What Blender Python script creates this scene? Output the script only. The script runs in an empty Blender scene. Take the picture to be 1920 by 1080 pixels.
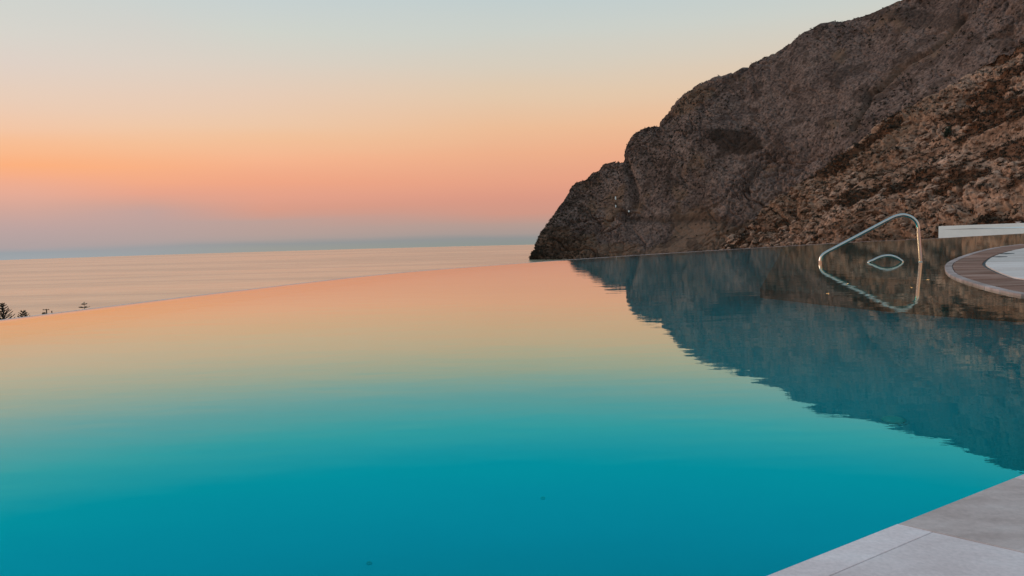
import bpy, bmesh, math, random
import numpy as np
from mathutils import Vector, Matrix

random.seed(7)
rng = np.random.default_rng(11)
scene = bpy.context.scene
COL = scene.collection

# ------------------------------------------------------------------ camera
W0, H0, F = 1920.0, 1080.0, 1500.0            # photo size and focal length, photo pixels
CAM_H = 0.75                                  # metres above the pool water
PITCH = math.atan(111.6 / F)
ROLL = math.atan(0.0235)
cp, sp = math.cos(PITCH), math.sin(PITCH)
FWD = np.array([0, cp, -sp]); U0 = np.array([0, sp, cp]); R0 = np.array([1.0, 0, 0])
RGT = R0 * math.cos(ROLL) - U0 * math.sin(ROLL)
UP = U0 * math.cos(ROLL) + R0 * math.sin(ROLL)
EYE = np.array([0, 0, CAM_H])

def ray(x, y):
    d = FWD + RGT * ((x - W0 / 2) / F) + UP * ((H0 / 2 - y) / F)
    return d / np.linalg.norm(d)
def on_z(x, y, z=0.0):
    d = ray(x, y); t = (z - CAM_H) / d[2]
    return EYE + d * t
def at_dist(x, y, dist):                       # horizontal distance
    d = ray(x, y); return EYE + d * (dist / math.hypot(d[0], d[1]))
def az_tan(x, y):
    d = ray(x, y); return math.atan2(d[0], d[1]), d[2] / math.hypot(d[0], d[1])
def project(P):
    v = P - EYE
    dz = v @ FWD
    return W0 / 2 + F * (v @ RGT) / dz, H0 / 2 - F * (v @ UP) / dz

cam_d = bpy.data.cameras.new('camera')
cam_d.sensor_width = 36.0; cam_d.lens = 36.0 * F / W0
cam_d.clip_start = 0.05; cam_d.clip_end = 20000
cam = bpy.data.objects.new('camera', cam_d); COL.objects.link(cam)
m = Matrix.Identity(4)
for i in range(3):
    m[i][0], m[i][1], m[i][2], m[i][3] = RGT[i], UP[i], -FWD[i], EYE[i]
cam.matrix_world = m
scene.camera = cam

# ------------------------------------------------------------------ sky
def lin(c):
    return tuple(((v / 255) / 12.92 if v / 255 < 0.04045 else ((v / 255 + 0.055) / 1.055) ** 2.4) for v in c)
world = bpy.data.worlds.new('World'); scene.world = world; world.use_nodes = True
wn, wl = world.node_tree.nodes, world.node_tree.links
wn.clear()
def WN(t, **k):
    n = wn.new(t)
    for a, b in k.items(): setattr(n, a, b)
    return n
def wmath(op, a, b=None, c=None):
    n = WN('ShaderNodeMath', operation=op)
    for i, v in enumerate((a, b, c)):
        if v is None: continue
        if isinstance(v, (int, float)): n.inputs[i].default_value = v
        else: wl.new(v, n.inputs[i])
    return n.outputs[0]
tc = WN('ShaderNodeTexCoord'); sx = WN('ShaderNodeSeparateXYZ')
wl.new(tc.outputs['Generated'], sx.inputs[0])
nz = WN('ShaderNodeTexNoise'); nz.inputs['Scale'].default_value = 3.0; nz.inputs['Detail'].default_value = 3
mp = WN('ShaderNodeMapping'); mp.inputs['Scale'].default_value = (1, 1, 9)
wl.new(tc.outputs['Generated'], mp.inputs[0]); wl.new(mp.outputs[0], nz.inputs['Vector'])
el = wmath('MULTIPLY', wmath('ARCSINE', sx.outputs['Z']), 180 / math.pi)
warp = wmath('MULTIPLY', wmath('SUBTRACT', nz.outputs[0], 0.5), 0.7)
el = wmath('ADD', el, warp)
azn = wmath('MULTIPLY', wmath('ARCTAN2', sx.outputs['X'], sx.outputs['Y']), 180 / math.pi)
E0, E1 = -6.0, 84.0
pos = wmath('DIVIDE', wmath('SUBTRACT', el, E0), E1 - E0)
UPPER = [(18.5, (182, 203, 208)), (21, (170, 199, 207)), (26, (160, 193, 205)), (36, (154, 185, 200)), (55, (150, 177, 194)), (84, (148, 172, 189))]
SKY = {
 60: [(0, (208, 211, 206)), (60, (215, 212, 204)), (120, (223, 209, 198)), (180, (232, 206, 186)), (240, (242, 199, 168)),
      (270, (248, 190, 148)), (310, (252, 177, 128)), (335, (244, 174, 140)), (360, (231, 172, 150)), (390, (210, 167, 154)),
      (425, (190, 164, 160)), (462, (174, 161, 161)), (472, (154, 160, 165)), (481, (158, 164, 168))],
 280: [(0, (204, 210, 207)), (120, (221, 209, 197)), (180, (231, 205, 185)), (240, (240, 200, 168)), (270, (245, 192, 152)), (310, (249, 178, 134)),
       (345, (242, 170, 136)), (366, (229, 164, 141)), (382, (209, 163, 148)), (396, (195, 163, 156)), (450, (178, 161, 158)), (462, (166, 159, 159)), (469, (150, 156, 160)), (475, (156, 160, 162))],
 500: [(0, (200, 209, 208)), (60, (208, 211, 203)), (120, (219, 208, 195)), (180, (230, 204, 183)), (230, (237, 200, 169)),
       (260, (242, 193, 154)), (300, (246, 181, 143)), (340, (240, 167, 134)), (370, (229, 162, 138)), (396, (213, 156, 137)),
       (410, (190, 160, 151)), (447, (178, 159, 153)), (456, (158, 155, 153)), (462, (142, 149, 151)), (468, (155, 156, 150))],
 940: [(0, (194, 206, 206)), (60, (204, 208, 201)), (120, (215, 205, 189)), (180, (227, 200, 172)), (240, (236, 189, 152)),
       (290, (237, 176, 140)), (340, (230, 162, 134)), (370, (219, 154, 133)), (405, (206, 152, 135)), (419, (183, 155, 145)),
       (438, (170, 154, 148)), (447, (148, 148, 147)), (453, (136, 144, 146)), (460, (146, 150, 142))],
}
ramps, azs = [], []
for px, st in SKY.items():
    r = WN('ShaderNodeValToRGB'); cr = r.color_ramp; cr.interpolation = 'LINEAR'
    pts = []
    for y, c in st:
        a, t = az_tan(px, y); pts.append((math.degrees(math.atan(t)), c))
    azs.append(math.degrees(az_tan(px, 400)[0]))
    pts = sorted(pts + UPPER)
    pts = [(E0, pts[0][1])] + pts
    while len(cr.elements) < len(pts): cr.elements.new(0.5)
    for e, (d, c) in zip(cr.elements, pts):
        e.position = (d - E0) / (E1 - E0)
    for e, (d, c) in zip(cr.elements, pts):
        e.position = (d - E0) / (E1 - E0); e.color = (*lin(c), 1)
    wl.new(pos, r.inputs[0]); ramps.append(r.outputs[0])
def wmix(f, a, b):
    n = WN('ShaderNodeMix', data_type='RGBA'); n.clamp_factor = True
    wl.new(f, n.inputs[0]); wl.new(a, n.inputs[6]); wl.new(b, n.inputs[7]); return n.outputs[2]
skyc = ramps[0]
for k in range(1, len(ramps)):
    skyc = wmix(wmath('DIVIDE', wmath('SUBTRACT', azn, azs[k - 1]), azs[k] - azs[k - 1]), skyc, ramps[k])
bg = WN('ShaderNodeBackground'); bg.inputs[1].default_value = 1.0
wo = WN('ShaderNodeOutputWorld')
wl.new(skyc, bg.inputs[0]); wl.new(bg.outputs[0], wo.inputs[0])

# ------------------------------------------------------------------ afterglow sun
sd = bpy.data.lights.new('sun', 'SUN'); sd.energy = 1.0; sd.angle = math.radians(18); sd.color = (1.0, 0.70, 0.52)
sun = bpy.data.objects.new('sun', sd); COL.objects.link(sun)
S_AZ, S_EL = math.radians(-68), math.radians(13)
sv = Vector((math.sin(S_AZ) * math.cos(S_EL), math.cos(S_AZ) * math.cos(S_EL), math.sin(S_EL)))
sun.rotation_euler = sv.to_track_quat('Z', 'Y').to_euler()

vs = scene.view_settings
vs.view_transform = 'Standard'; vs.look = 'None'; vs.exposure = 0.0; vs.gamma = 1.0; vs.use_curve_mapping = False
scene.render.engine = 'CYCLES'
cy = scene.cycles
scene.render.filter_size = 1.1
cy.use_denoising = True; cy.denoiser = 'OPENIMAGEDENOISE'
cy.max_bounces = 10; cy.transmission_bounces = 8; cy.diffuse_bounces = 3; cy.caustics_refractive = True
cy.sample_clamp_indirect = 4.0

# ------------------------------------------------------------------ helpers
def tag(o, label=None, cat=None, group=None, kind=None):
    if label: o['label'] = label
    if cat: o['category'] = cat
    if group: o['group'] = group
    if kind: o['kind'] = kind
    return o
def link_mesh(name, me, mat, parent=None, smooth=False):
    if mat: me.materials.append(mat)
    if smooth: me.polygons.foreach_set('use_smooth', [True] * len(me.polygons))
    o = bpy.data.objects.new(name, me); COL.objects.link(o)
    if parent:
        o.parent = parent
        o.matrix_parent_inverse = parent.matrix_world.inverted() if parent.type != 'EMPTY' else Matrix.Translation(parent.location).inverted()
    return o
def obj(name, bm, mat, parent=None, smooth=False):
    bmesh.ops.recalc_face_normals(bm, faces=bm.faces)
    me = bpy.data.meshes.new(name); bm.to_mesh(me); bm.free()
    return link_mesh(name, me, mat, parent, smooth)
def empty(name, loc):
    o = bpy.data.objects.new(name, None); COL.objects.link(o); o.location = loc; o.empty_display_size = 0.1
    return o
def prism(bm, pts, z0, z1):
    a = [bm.verts.new((p[0], p[1], z0)) for p in pts]; b = [bm.verts.new((p[0], p[1], z1)) for p in pts]
    n = len(pts)
    bm.faces.new(a[::-1]); top = bm.faces.new(b)
    for i in range(n): bm.faces.new((a[i], a[(i + 1) % n], b[(i + 1) % n], b[i]))
    return top
def tube(bm, path, rad, seg=10, cap=True):
    path = [Vector(p) for p in path]; n = len(path)
    rads = rad if hasattr(rad, '__len__') else [rad] * n
    rings = []; ref = None
    for i, p in enumerate(path):
        t = (path[min(i + 1, n - 1)] - path[max(i - 1, 0)]).normalized()
        if ref is None: ref = t.orthogonal().normalized()
        ref = (ref - t * ref.dot(t)).normalized(); b = t.cross(ref)
        rings.append([bm.verts.new(p + (ref * math.cos(2 * math.pi * k / seg) + b * math.sin(2 * math.pi * k / seg)) * rads[i]) for k in range(seg)])
    for i in range(n - 1):
        for k in range(seg):
            bm.faces.new((rings[i][k], rings[i][(k + 1) % seg], rings[i + 1][(k + 1) % seg], rings[i + 1][k]))
    if cap:
        bm.faces.new(rings[0][::-1]); bm.faces.new(rings[-1])
def box(bm, c, s, rz=0.0):
    r = bmesh.ops.create_cube(bm, size=1)
    M = Matrix.Translation(c) @ Matrix.Rotation(rz, 4, 'Z') @ Matrix.Diagonal((*s, 1))
    bmesh.ops.transform(bm, matrix=M, verts=r['verts'])
    return r['verts']
def catmull(pts, n=8):
    P = [np.array(p, float) for p in pts]; P = [2 * P[0] - P[1]] + P + [2 * P[-1] - P[-2]]
    out = []
    for i in range(1, len(P) - 2):
        for k in range(n):
            t = k / n; a, b, c, d = P[i - 1], P[i], P[i + 1], P[i + 2]
            out.append(0.5 * (2 * b + (c - a) * t + (2 * a - 5 * b + 4 * c - d) * t * t + (3 * b - a - 3 * c + d) * t ** 3))
    out.append(P[-2]); return out

# gradient noise, vectorised
_perm = np.tile(rng.permutation(256), 3)
_g = rng.normal(size=(256, 3)); _g /= np.linalg.norm(_g, axis=1)[:, None]
def perlin(p):
    i = np.floor(p).astype(int); f = p - i; i &= 255
    u = f * f * f * (f * (f * 6 - 15) + 10); r = 0
    for dx in (0, 1):
        for dy in (0, 1):
            for dz in (0, 1):
                h = _perm[_perm[_perm[i[:, 0] + dx] + i[:, 1] + dy] + i[:, 2] + dz]
                w = (u[:, 0] if dx else 1 - u[:, 0]) * (u[:, 1] if dy else 1 - u[:, 1]) * (u[:, 2] if dz else 1 - u[:, 2])
                r = r + w * np.einsum('ij,ij->i', _g[h], f - np.array([dx, dy, dz]))
    return r * 1.5
def fbm(p, lam, octs, gain=0.5, ridged=False, seed=0):
    r = 0; a = 1.0; q = p / lam + seed * 17.31
    for k in range(octs):
        n = perlin(q + k * 5.7)
        if ridged: n = 0.5 - np.abs(n)
        r = r + a * n; a *= gain; q = q * 2.03
    return r

# ------------------------------------------------------------------ materials
def new_mat(name):
    mt = bpy.data.materials.new(name); mt.use_nodes = True
    nt = mt.node_tree; nt.nodes.clear()
    out = nt.nodes.new('ShaderNodeOutputMaterial'); b = nt.nodes.new('ShaderNodeBsdfPrincipled')
    nt.links.new(b.outputs[0], out.inputs[0]); return mt, nt, b, out
def tex(nt, kind, scale, detail=6, rough=0.6, coord='Object', stretch=None, rot=None):
    t = nt.nodes.new('ShaderNodeTexCoord'); mpn = nt.nodes.new('ShaderNodeMapping')
    if stretch: mpn.inputs['Scale'].default_value = stretch
    if rot: mpn.inputs['Rotation'].default_value = rot
    nt.links.new(t.outputs[coord], mpn.inputs[0])
    n = nt.nodes.new(kind); n.inputs['Scale'].default_value = scale
    if 'Detail' in n.inputs: n.inputs['Detail'].default_value = detail
    if 'Roughness' in n.inputs: n.inputs['Roughness'].default_value = rough
    nt.links.new(mpn.outputs[0], n.inputs['Vector']); return n
def ramp(nt, src, stops):
    r = nt.nodes.new('ShaderNodeValToRGB'); cr = r.color_ramp
    while len(cr.elements) < len(stops): cr.elements.new(0.5)
    for e, (p, c) in zip(cr.elements, stops): e.position = p; e.color = (*c, 1) if len(c) == 3 else c
    nt.links.new(src, r.inputs[0]); return r.outputs[0]
def mixc(nt, f, a, b, mode='MIX'):
    n = nt.nodes.new('ShaderNodeMix'); n.data_type = 'RGBA'; n.blend_type = mode
    for s, v in ((0, f), (6, a), (7, b)):
        if isinstance(v, (int, float)): n.inputs[s].default_value = v
        elif isinstance(v, tuple): n.inputs[s].default_value = (*v, 1)
        else: nt.links.new(v, n.inputs[s])
    return n.outputs[2]
def bump(nt, b, src, strength, dist):
    n = nt.nodes.new('ShaderNodeBump'); n.inputs['Strength'].default_value = strength; n.inputs['Distance'].default_value = dist
    nt.links.new(src, n.inputs['Height']); nt.links.new(n.outputs[0], b.inputs['Normal']); return n
def attr(nt, name):
    n = nt.nodes.new('ShaderNodeAttribute'); n.attribute_name = name; return n

def stone_mat(name, c0, c1, c2, scale=2.0, rough=0.6, stretch=None, speck=60, bmp=0.15):
    mt, nt, b, out = new_mat(name)
    oi = nt.nodes.new('ShaderNodeObjectInfo')
    n = tex(nt, 'ShaderNodeTexNoise', scale, 8, 0.62, stretch=stretch)
    col = ramp(nt, n.outputs[0], [(0.25, c0), (0.5, c1), (0.75, c2)])
    n2 = tex(nt, 'ShaderNodeTexNoise', speck, 3, 0.6)
    col = mixc(nt, 0.25, col, ramp(nt, n2.outputs[0], [(0.3, (0.55, 0.55, 0.55)), (0.7, (1.2, 1.2, 1.2))]), 'MULTIPLY')
    rr = ramp(nt, oi.outputs['Random'], [(0, (0.80, 0.79, 0.78)), (1, (1.12, 1.12, 1.14))])
    col = mixc(nt, 1.0, col, rr, 'MULTIPLY')
    nt.links.new(col, b.inputs['Base Color']); b.inputs['Roughness'].default_value = rough; b.inputs['Specular IOR Level'].default_value = 0.12
    bump(nt, b, n2.outputs[0], bmp, 0.004)
    return mt
M_COPING = stone_mat('pale_marble', (0.66, 0.51, 0.50), (0.82, 0.67, 0.665), (0.90, 0.78, 0.78), 3.0, 0.6, (1, 2.2, 1), 90)
M_COPING2 = stone_mat('grey_worn_marble', (0.54, 0.40, 0.375), (0.74, 0.575, 0.55), (0.84, 0.69, 0.67), 5.0, 0.6, (1, 2.2, 1), 70)
M_NOSE = stone_mat('pale_brown_edge', (0.32, 0.22, 0.20), (0.48, 0.36, 0.34), (0.62, 0.50, 0.48), 4.0, 0.7)
M_MARBLE = stone_mat('white_marble', (0.60, 0.45, 0.40), (0.76, 0.64, 0.60), (0.84, 0.74, 0.71), 0.9, 0.7, (0.4, 2.5, 1), 30)
M_BROWN = stone_mat('brown_slate', (0.17, 0.080, 0.055), (0.32, 0.170, 0.128), (0.48, 0.31, 0.26), 1.3, 0.85, (0.6, 2.0, 1), 25)
M_GROUT = stone_mat('pale_grout', (0.36, 0.33, 0.32), (0.42, 0.39, 0.38), (0.5, 0.47, 0.46), 4, 0.8)
M_LEDGE = stone_mat('ledge_stone', (0.06, 0.22, 0.21), (0.10, 0.31, 0.29), (0.16, 0.38, 0.34), 1.0, 0.7)

def water_mats():
    mt, nt, b, out = new_mat('pool_water'); nt.nodes.remove(b)
    n1 = tex(nt, 'ShaderNodeTexNoise', 1.0, 2, 0.5, stretch=(1.6, 3.4, 1))
    n2 = tex(nt, 'ShaderNodeTexNoise', 1.0, 3, 0.55, stretch=(7, 13, 1))
    add = nt.nodes.new('ShaderNodeMath'); add.operation = 'MULTIPLY_ADD'; add.inputs[1].default_value = 0.13
    nt.links.new(n2.outputs[0], add.inputs[0]); nt.links.new(n1.outputs[0], add.inputs[2])
    bp = nt.nodes.new('ShaderNodeBump'); bp.inputs['Strength'].default_value = 1.0; bp.inputs['Distance'].default_value = 0.0011
    nt.links.new(add.outputs[0], bp.inputs['Height'])
    fr = nt.nodes.new('ShaderNodeFresnel'); fr.inputs['IOR'].default_value = 1.33
    nt.links.new(bp.outputs[0], fr.inputs['Normal'])
    pw = nt.nodes.new('ShaderNodeValToRGB'); cr = pw.color_ramp
    stops = [(0.0, 0.0), (0.05, 0.06), (0.12, 0.27), (0.18, 0.33), (0.23, 0.36), (0.28, 0.38), (0.34, 0.47), (0.40, 0.56), (0.57, 0.76), (1.0, 0.92)]
    while len(cr.elements) < len(stops): cr.elements.new(0.5)
    for el_, (p_, v_) in zip(cr.elements, stops): el_.position = p_; el_.color = (v_, v_, v_, 1)
    nt.links.new(fr.outputs[0], pw.inputs[0])
    rf = nt.nodes.new('ShaderNodeBsdfRefraction'); rf.inputs['IOR'].default_value = 1.33; rf.inputs['Roughness'].default_value = 0.0
    rf.inputs['Color'].default_value = (0.80, 1.0, 1.0, 1)
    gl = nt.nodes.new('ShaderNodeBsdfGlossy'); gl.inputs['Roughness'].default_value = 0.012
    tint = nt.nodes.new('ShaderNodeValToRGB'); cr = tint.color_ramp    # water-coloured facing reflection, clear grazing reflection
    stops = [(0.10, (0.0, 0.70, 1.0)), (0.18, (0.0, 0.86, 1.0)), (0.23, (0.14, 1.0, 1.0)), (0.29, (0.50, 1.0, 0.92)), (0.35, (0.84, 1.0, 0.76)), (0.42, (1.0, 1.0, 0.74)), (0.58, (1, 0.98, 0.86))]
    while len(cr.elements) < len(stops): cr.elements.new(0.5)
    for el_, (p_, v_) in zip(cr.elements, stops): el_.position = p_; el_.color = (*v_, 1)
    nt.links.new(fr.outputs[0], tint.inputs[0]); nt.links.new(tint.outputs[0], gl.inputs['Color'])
    nt.links.new(bp.outputs[0], rf.inputs['Normal']); nt.links.new(bp.outputs[0], gl.inputs['Normal'])
    mx = nt.nodes.new('ShaderNodeMixShader')
    nt.links.new(pw.outputs[0], mx.inputs[0]); nt.links.new(rf.outputs[0], mx.inputs[1]); nt.links.new(gl.outputs[0], mx.inputs[2])
    nt.links.new(mx.outputs[0], out.inputs[0])
    bmt, bt, bb, _ = new_mat('blue_pool_plaster')
    n = tex(bt, 'ShaderNodeTexNoise', 0.5, 5, 0.6)
    col = ramp(bt, n.outputs[0], [(0.3, (0.0, 0.54, 0.62)), (0.7, (0.0, 0.60, 0.68))])
    bt.links.new(col, bb.inputs['Base Color']); bb.inputs['Roughness'].default_value = 0.9
    return mt, bmt
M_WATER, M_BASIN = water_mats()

def sea_mat():
    mt, nt, b, out = new_mat('sea_water')
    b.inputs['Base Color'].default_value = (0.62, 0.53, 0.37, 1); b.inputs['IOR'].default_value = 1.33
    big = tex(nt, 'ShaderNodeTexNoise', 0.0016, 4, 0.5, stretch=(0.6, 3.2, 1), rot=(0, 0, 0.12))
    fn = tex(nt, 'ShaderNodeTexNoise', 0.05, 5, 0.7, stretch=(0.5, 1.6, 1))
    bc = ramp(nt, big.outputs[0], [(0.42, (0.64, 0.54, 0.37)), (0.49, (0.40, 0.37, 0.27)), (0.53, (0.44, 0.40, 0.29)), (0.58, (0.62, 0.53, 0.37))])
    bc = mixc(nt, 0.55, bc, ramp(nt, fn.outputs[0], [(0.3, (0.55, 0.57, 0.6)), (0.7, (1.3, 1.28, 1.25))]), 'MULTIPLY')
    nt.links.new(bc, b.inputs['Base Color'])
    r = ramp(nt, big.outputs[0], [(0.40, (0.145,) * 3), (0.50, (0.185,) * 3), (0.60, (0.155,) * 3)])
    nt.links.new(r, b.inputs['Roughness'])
    n = tex(nt, 'ShaderNodeTexNoise', 0.22, 6, 0.62, stretch=(1, 1.6, 1))
    bump(nt, b, n.outputs[0], 0.5, 0.10)
    return mt
M_SEA = sea_mat()

def rock_mat(name, c_dark, c_mid, c_light, scale, veg, soil, detail_scale, rot):
    mt, nt, b, out = new_mat(name)
    n = tex(nt, 'ShaderNodeTexNoise', scale, 12, 0.68, stretch=(1, 1, 1.6), rot=rot)
    col = ramp(nt, n.outputs[0], [(0.32, c_dark), (0.47, c_mid), (0.66, c_light)])
    n2 = tex(nt, 'ShaderNodeTexNoise', detail_scale, 5, 0.65)
    col = mixc(nt, 0.75, col, ramp(nt, n2.outputs[0], [(0.36, (0.22, 0.21, 0.22)), (0.47, (0.88, 0.87, 0.87)), (0.66, (1.9, 1.8, 1.74))]), 'MULTIPLY')
    av = attr(nt, 'veg'); asl = attr(nt, 'soil')
    col = mixc(nt, asl.outputs['Fac'], col, mixc(nt, n2.outputs[0], soil, tuple(v * 1.7 for v in soil)))
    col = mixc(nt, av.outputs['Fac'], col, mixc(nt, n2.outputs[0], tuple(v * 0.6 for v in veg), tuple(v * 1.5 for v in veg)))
    nt.links.new(col, b.inputs['Base Color']); b.inputs['Roughness'].default_value = 0.95; b.inputs['Specular IOR Level'].default_value = 0.15
    bump(nt, b, n2.outputs[0], 0.8, 0.25 / detail_scale)
    return mt
M_ROCK = rock_mat('grey_limestone', (0.080, 0.053, 0.045), (0.128, 0.087, 0.075), (0.19, 0.132, 0.112), 0.03, (0.042, 0.026, 0.020), (0.125, 0.076, 0.052), 0.36, (0.2, 0.6, 0.1))
M_HILL = rock_mat('pinkish_hill_rock', (0.14, 0.074, 0.048), (0.27, 0.165, 0.116), (0.43, 0.285, 0.215), 0.05, (0.10, 0.043, 0.022), (0.21, 0.125, 0.082), 1.3, (0.2, 0.5, 0.1))

def plain(name, c, rough=0.6, metal=0.0, var=0.25, scale=8.0, emit=None):
    mt, nt, b, out = new_mat(name)
    n = tex(nt, 'ShaderNodeTexNoise', scale, 5, 0.6)
    nt.links.new(ramp(nt, n.outputs[0], [(0.3, tuple(v * (1 - var) for v in c)), (0.7, tuple(min(1, v * (1 + var)) for v in c))]), b.inputs['Base Color'])
    b.inputs['Roughness'].default_value = rough; b.inputs['Metallic'].default_value = metal
    if emit: b.inputs['Emission Color'].default_value = (*emit[0], 1); b.inputs['Emission Strength'].default_value = emit[1]
    return mt
M_STEEL = plain('polished_steel', (0.56, 0.55, 0.53), 0.14, 1.0, 0.05, 30)
M_WHITE = plain('white_render', (0.80, 0.86, 0.88), 0.85, 0, 0.04, 1.2)
M_GROUND = plain('dry_earth', (0.16, 0.12, 0.09), 0.95, 0, 0.4, 0.05)
M_NEEDLE = plain('dark_needles', (0.022, 0.026, 0.016), 0.8, 0, 0.4, 1.0)
M_BARK = plain('bark', (0.05, 0.038, 0.03), 0.9, 0, 0.3, 2.0)
M_OLIVE = plain('olive_leaves', (0.07, 0.07, 0.025), 0.8, 0, 0.4, 1.0)
M_GREEN = plain('dark_green_leaves', (0.028, 0.042, 0.02), 0.8, 0, 0.4, 1.0)
M_SCRUB = plain('dry_russet_scrub', (0.14, 0.058, 0.026), 0.9, 0, 0.55, 0.35)
M_SCRUB2 = plain('dark_scrub_leaves', (0.036, 0.026, 0.016), 0.9, 0, 0.5, 0.5)
M_WOOD = plain('weathered_pole_wood', (0.13, 0.075, 0.045), 0.85, 0, 0.3, 3.0)
M_LAMP = plain('warm_lamp', (0.8, 0.5, 0.3), 0.4, 0, 0.05, 5, ((1.0, 0.42, 0.12), 11.0))
M_LENS = plain('pale_lamp_glass', (0.03, 0.72, 0.68), 0.3, 0, 0.05, 5)
M_DARK = plain('dark_fitting', (0.01, 0.05, 0.07), 0.5, 0, 0.2, 8)
M_INLET = plain('blue_inlet_plastic', (0.0, 0.46, 0.42), 0.5, 0, 0.1, 8)
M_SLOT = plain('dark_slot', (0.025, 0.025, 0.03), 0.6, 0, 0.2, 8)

# ------------------------------------------------------------------ sea and shore ground
SEA_Z = -40.0
bm = bmesh.new()
cvert = bm.verts.new((0, 0, SEA_Z)); ring = [bm.verts.new((1970 * math.sin(a), 1970 * math.cos(a), SEA_Z)) for a in np.linspace(0, 2 * math.pi, 720, endpoint=False)]
for i in range(720): bm.faces.new((cvert, ring[(i + 1) % 720], ring[i]))
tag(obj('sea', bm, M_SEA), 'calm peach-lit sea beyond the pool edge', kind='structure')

bm = bmesh.new()
na, nd = 120, 60
def ground_z(a, d):
    k = min(1, max(0, (math.degrees(a) + 5) / 25)); sl = 0.115 * (1 - k) + 0.062 * k
    return max(-3.0 - sl * d, -46)
grid = []
for i in range(na):
    a = math.radians(-80 + 150 * i / (na - 1)); rowv = []
    for j in range(nd):
        d = 3 + 640 * (j / (nd - 1)) ** 1.8
        z = ground_z(a, d) + 0.6 * math.sin(d * 0.13 + a * 9) * min(1, d / 60)
        rowv.append(bm.verts.new((d * math.sin(a), d * math.cos(a), z)))
    grid.append(rowv)
for i in range(na - 1):
    for j in range(nd - 1): bm.faces.new((grid[i][j], grid[i + 1][j], grid[i + 1][j + 1], grid[i][j + 1]))
tag(obj('ground', bm, M_GROUND), 'dry brown slope running down to the shore', kind='structure')

# ------------------------------------------------------------------ mountain and hillside
def terrain(name, sil, base_fn, slope, cols, rows, back, mat, disp, masks, z_cap=None):
    """sil: photo skyline points; base_fn(az)->(dist, tan); slope: mean slope of the face."""
    A = np.array([az_tan(*p) for p in sil])
    a0, a1 = A[0, 0], A[-1, 0]
    af = az_tan(1990, 200)[0]
    az = np.concatenate([np.linspace(a0, af, int(cols * 0.92)), np.linspace(af, a1, int(cols * 0.08) + 1)[1:]])
    T = np.interp(az, A[:, 0], A[:, 1])
    db = np.array([base_fn(a)[0] for a in az]); tb = np.array([base_fn(a)[1] for a in az])
    T = np.maximum(T, tb + 0.002)
    dr = (db * (1 - tb / slope)) / (1 - T / slope)
    nb = 14
    t = np.linspace(0, 1, rows)
    D = db[None] + (dr - db)[None] * t[:, None] ** 1.0
    # concave foot, slightly convex shoulder
    s = t + 0.10 * np.sin(2 * np.pi * t) * -1 * 0.35
    Zf = (db * tb)[None] + ((dr * T) - (db * tb))[None] * s[:, None]
    # keep each row under the skyline ray
    Zf = np.minimum(Zf, D * (T[None] - 0.0006 * (1 - t[:, None])))
    tb2 = np.linspace(0, 1, nb + 1)[1:]
    Db = dr[None] + back * tb2[:, None]
    Zb = (dr * T)[None] * (1 - tb2[:, None] ** 1.3) - 60 * tb2[:, None] ** 1.3
    D = np.vstack([D, Db]); Z = np.vstack([Zf, Zb]) + CAM_H
    R = D.shape[0]; C = len(az)
    P = np.stack([D * np.sin(az)[None], D * np.cos(az)[None], Z], -1)
    du = np.gradient(P, axis=1); dv = np.gradient(P, axis=0)
    N = np.cross(du, dv); N /= np.linalg.norm(N, axis=2)[..., None] + 1e-9
    if N[rows // 2, C // 2, 1] > 0: N = -N
    Pf = P.reshape(-1, 3); Nf = N.reshape(-1, 3)
    px, py = project(Pf)
    tt = np.concatenate([t, np.ones(nb)])[:, None].repeat(C, 1).reshape(-1)
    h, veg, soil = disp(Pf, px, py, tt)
    h = h - np.mean(h[(tt > 0.5) & (px > 900) & (px < 1960)])
    fade = np.clip((np.concatenate([1 - 0.45 * np.clip((t - 0.94) / 0.06, 0, 1), np.full(nb, 0.55)]))[:, None].repeat(C, 1).reshape(-1), 0, 1)
    Pf = Pf + Nf * (h * fade)[:, None]
    idx = np.arange(R * C).reshape(R, C)
    q = np.stack([idx[:-1, :-1], idx[:-1, 1:], idx[1:, 1:], idx[1:, :-1]], -1).reshape(-1, 4)
    me = bpy.data.meshes.new(name)
    me.vertices.add(R * C); me.vertices.foreach_set('co', Pf.astype(np.float32).ravel())
    me.loops.add(q.size); me.loops.foreach_set('vertex_index', q.astype(np.int32).ravel())
    me.polygons.add(len(q)); me.polygons.foreach_set('loop_start', np.arange(0, q.size, 4, dtype=np.int32))
    me.update(calc_edges=True)
    for nm, v in (('veg', veg), ('soil', soil)):
        at = me.attributes.new(nm, 'FLOAT', 'POINT'); at.data.foreach_set('value', np.clip(v, 0, 1).astype(np.float32))
    o = link_mesh(name, me, mat)
    return o, Pf.reshape(R, C, 3)[:rows], Nf.reshape(R, C, 3)[:rows], veg.reshape(R, C)[:rows]

def seg_dist(px, py, pts):
    best = np.full(px.shape, 1e9)
    for (x0, y0), (x1, y1) in zip(pts[:-1], pts[1:]):
        vx, vy = x1 - x0, y1 - y0
        t = np.clip(((px - x0) * vx + (py - y0) * vy) / (vx * vx + vy * vy), 0, 1)
        best = np.minimum(best, np.hypot(px - x0 - t * vx, py - y0 - t * vy))
    return best
def sstep(a, b, x):
    t = np.clip((x - a) / (b - a), 0, 1); return t * t * (3 - 2 * t)

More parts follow.
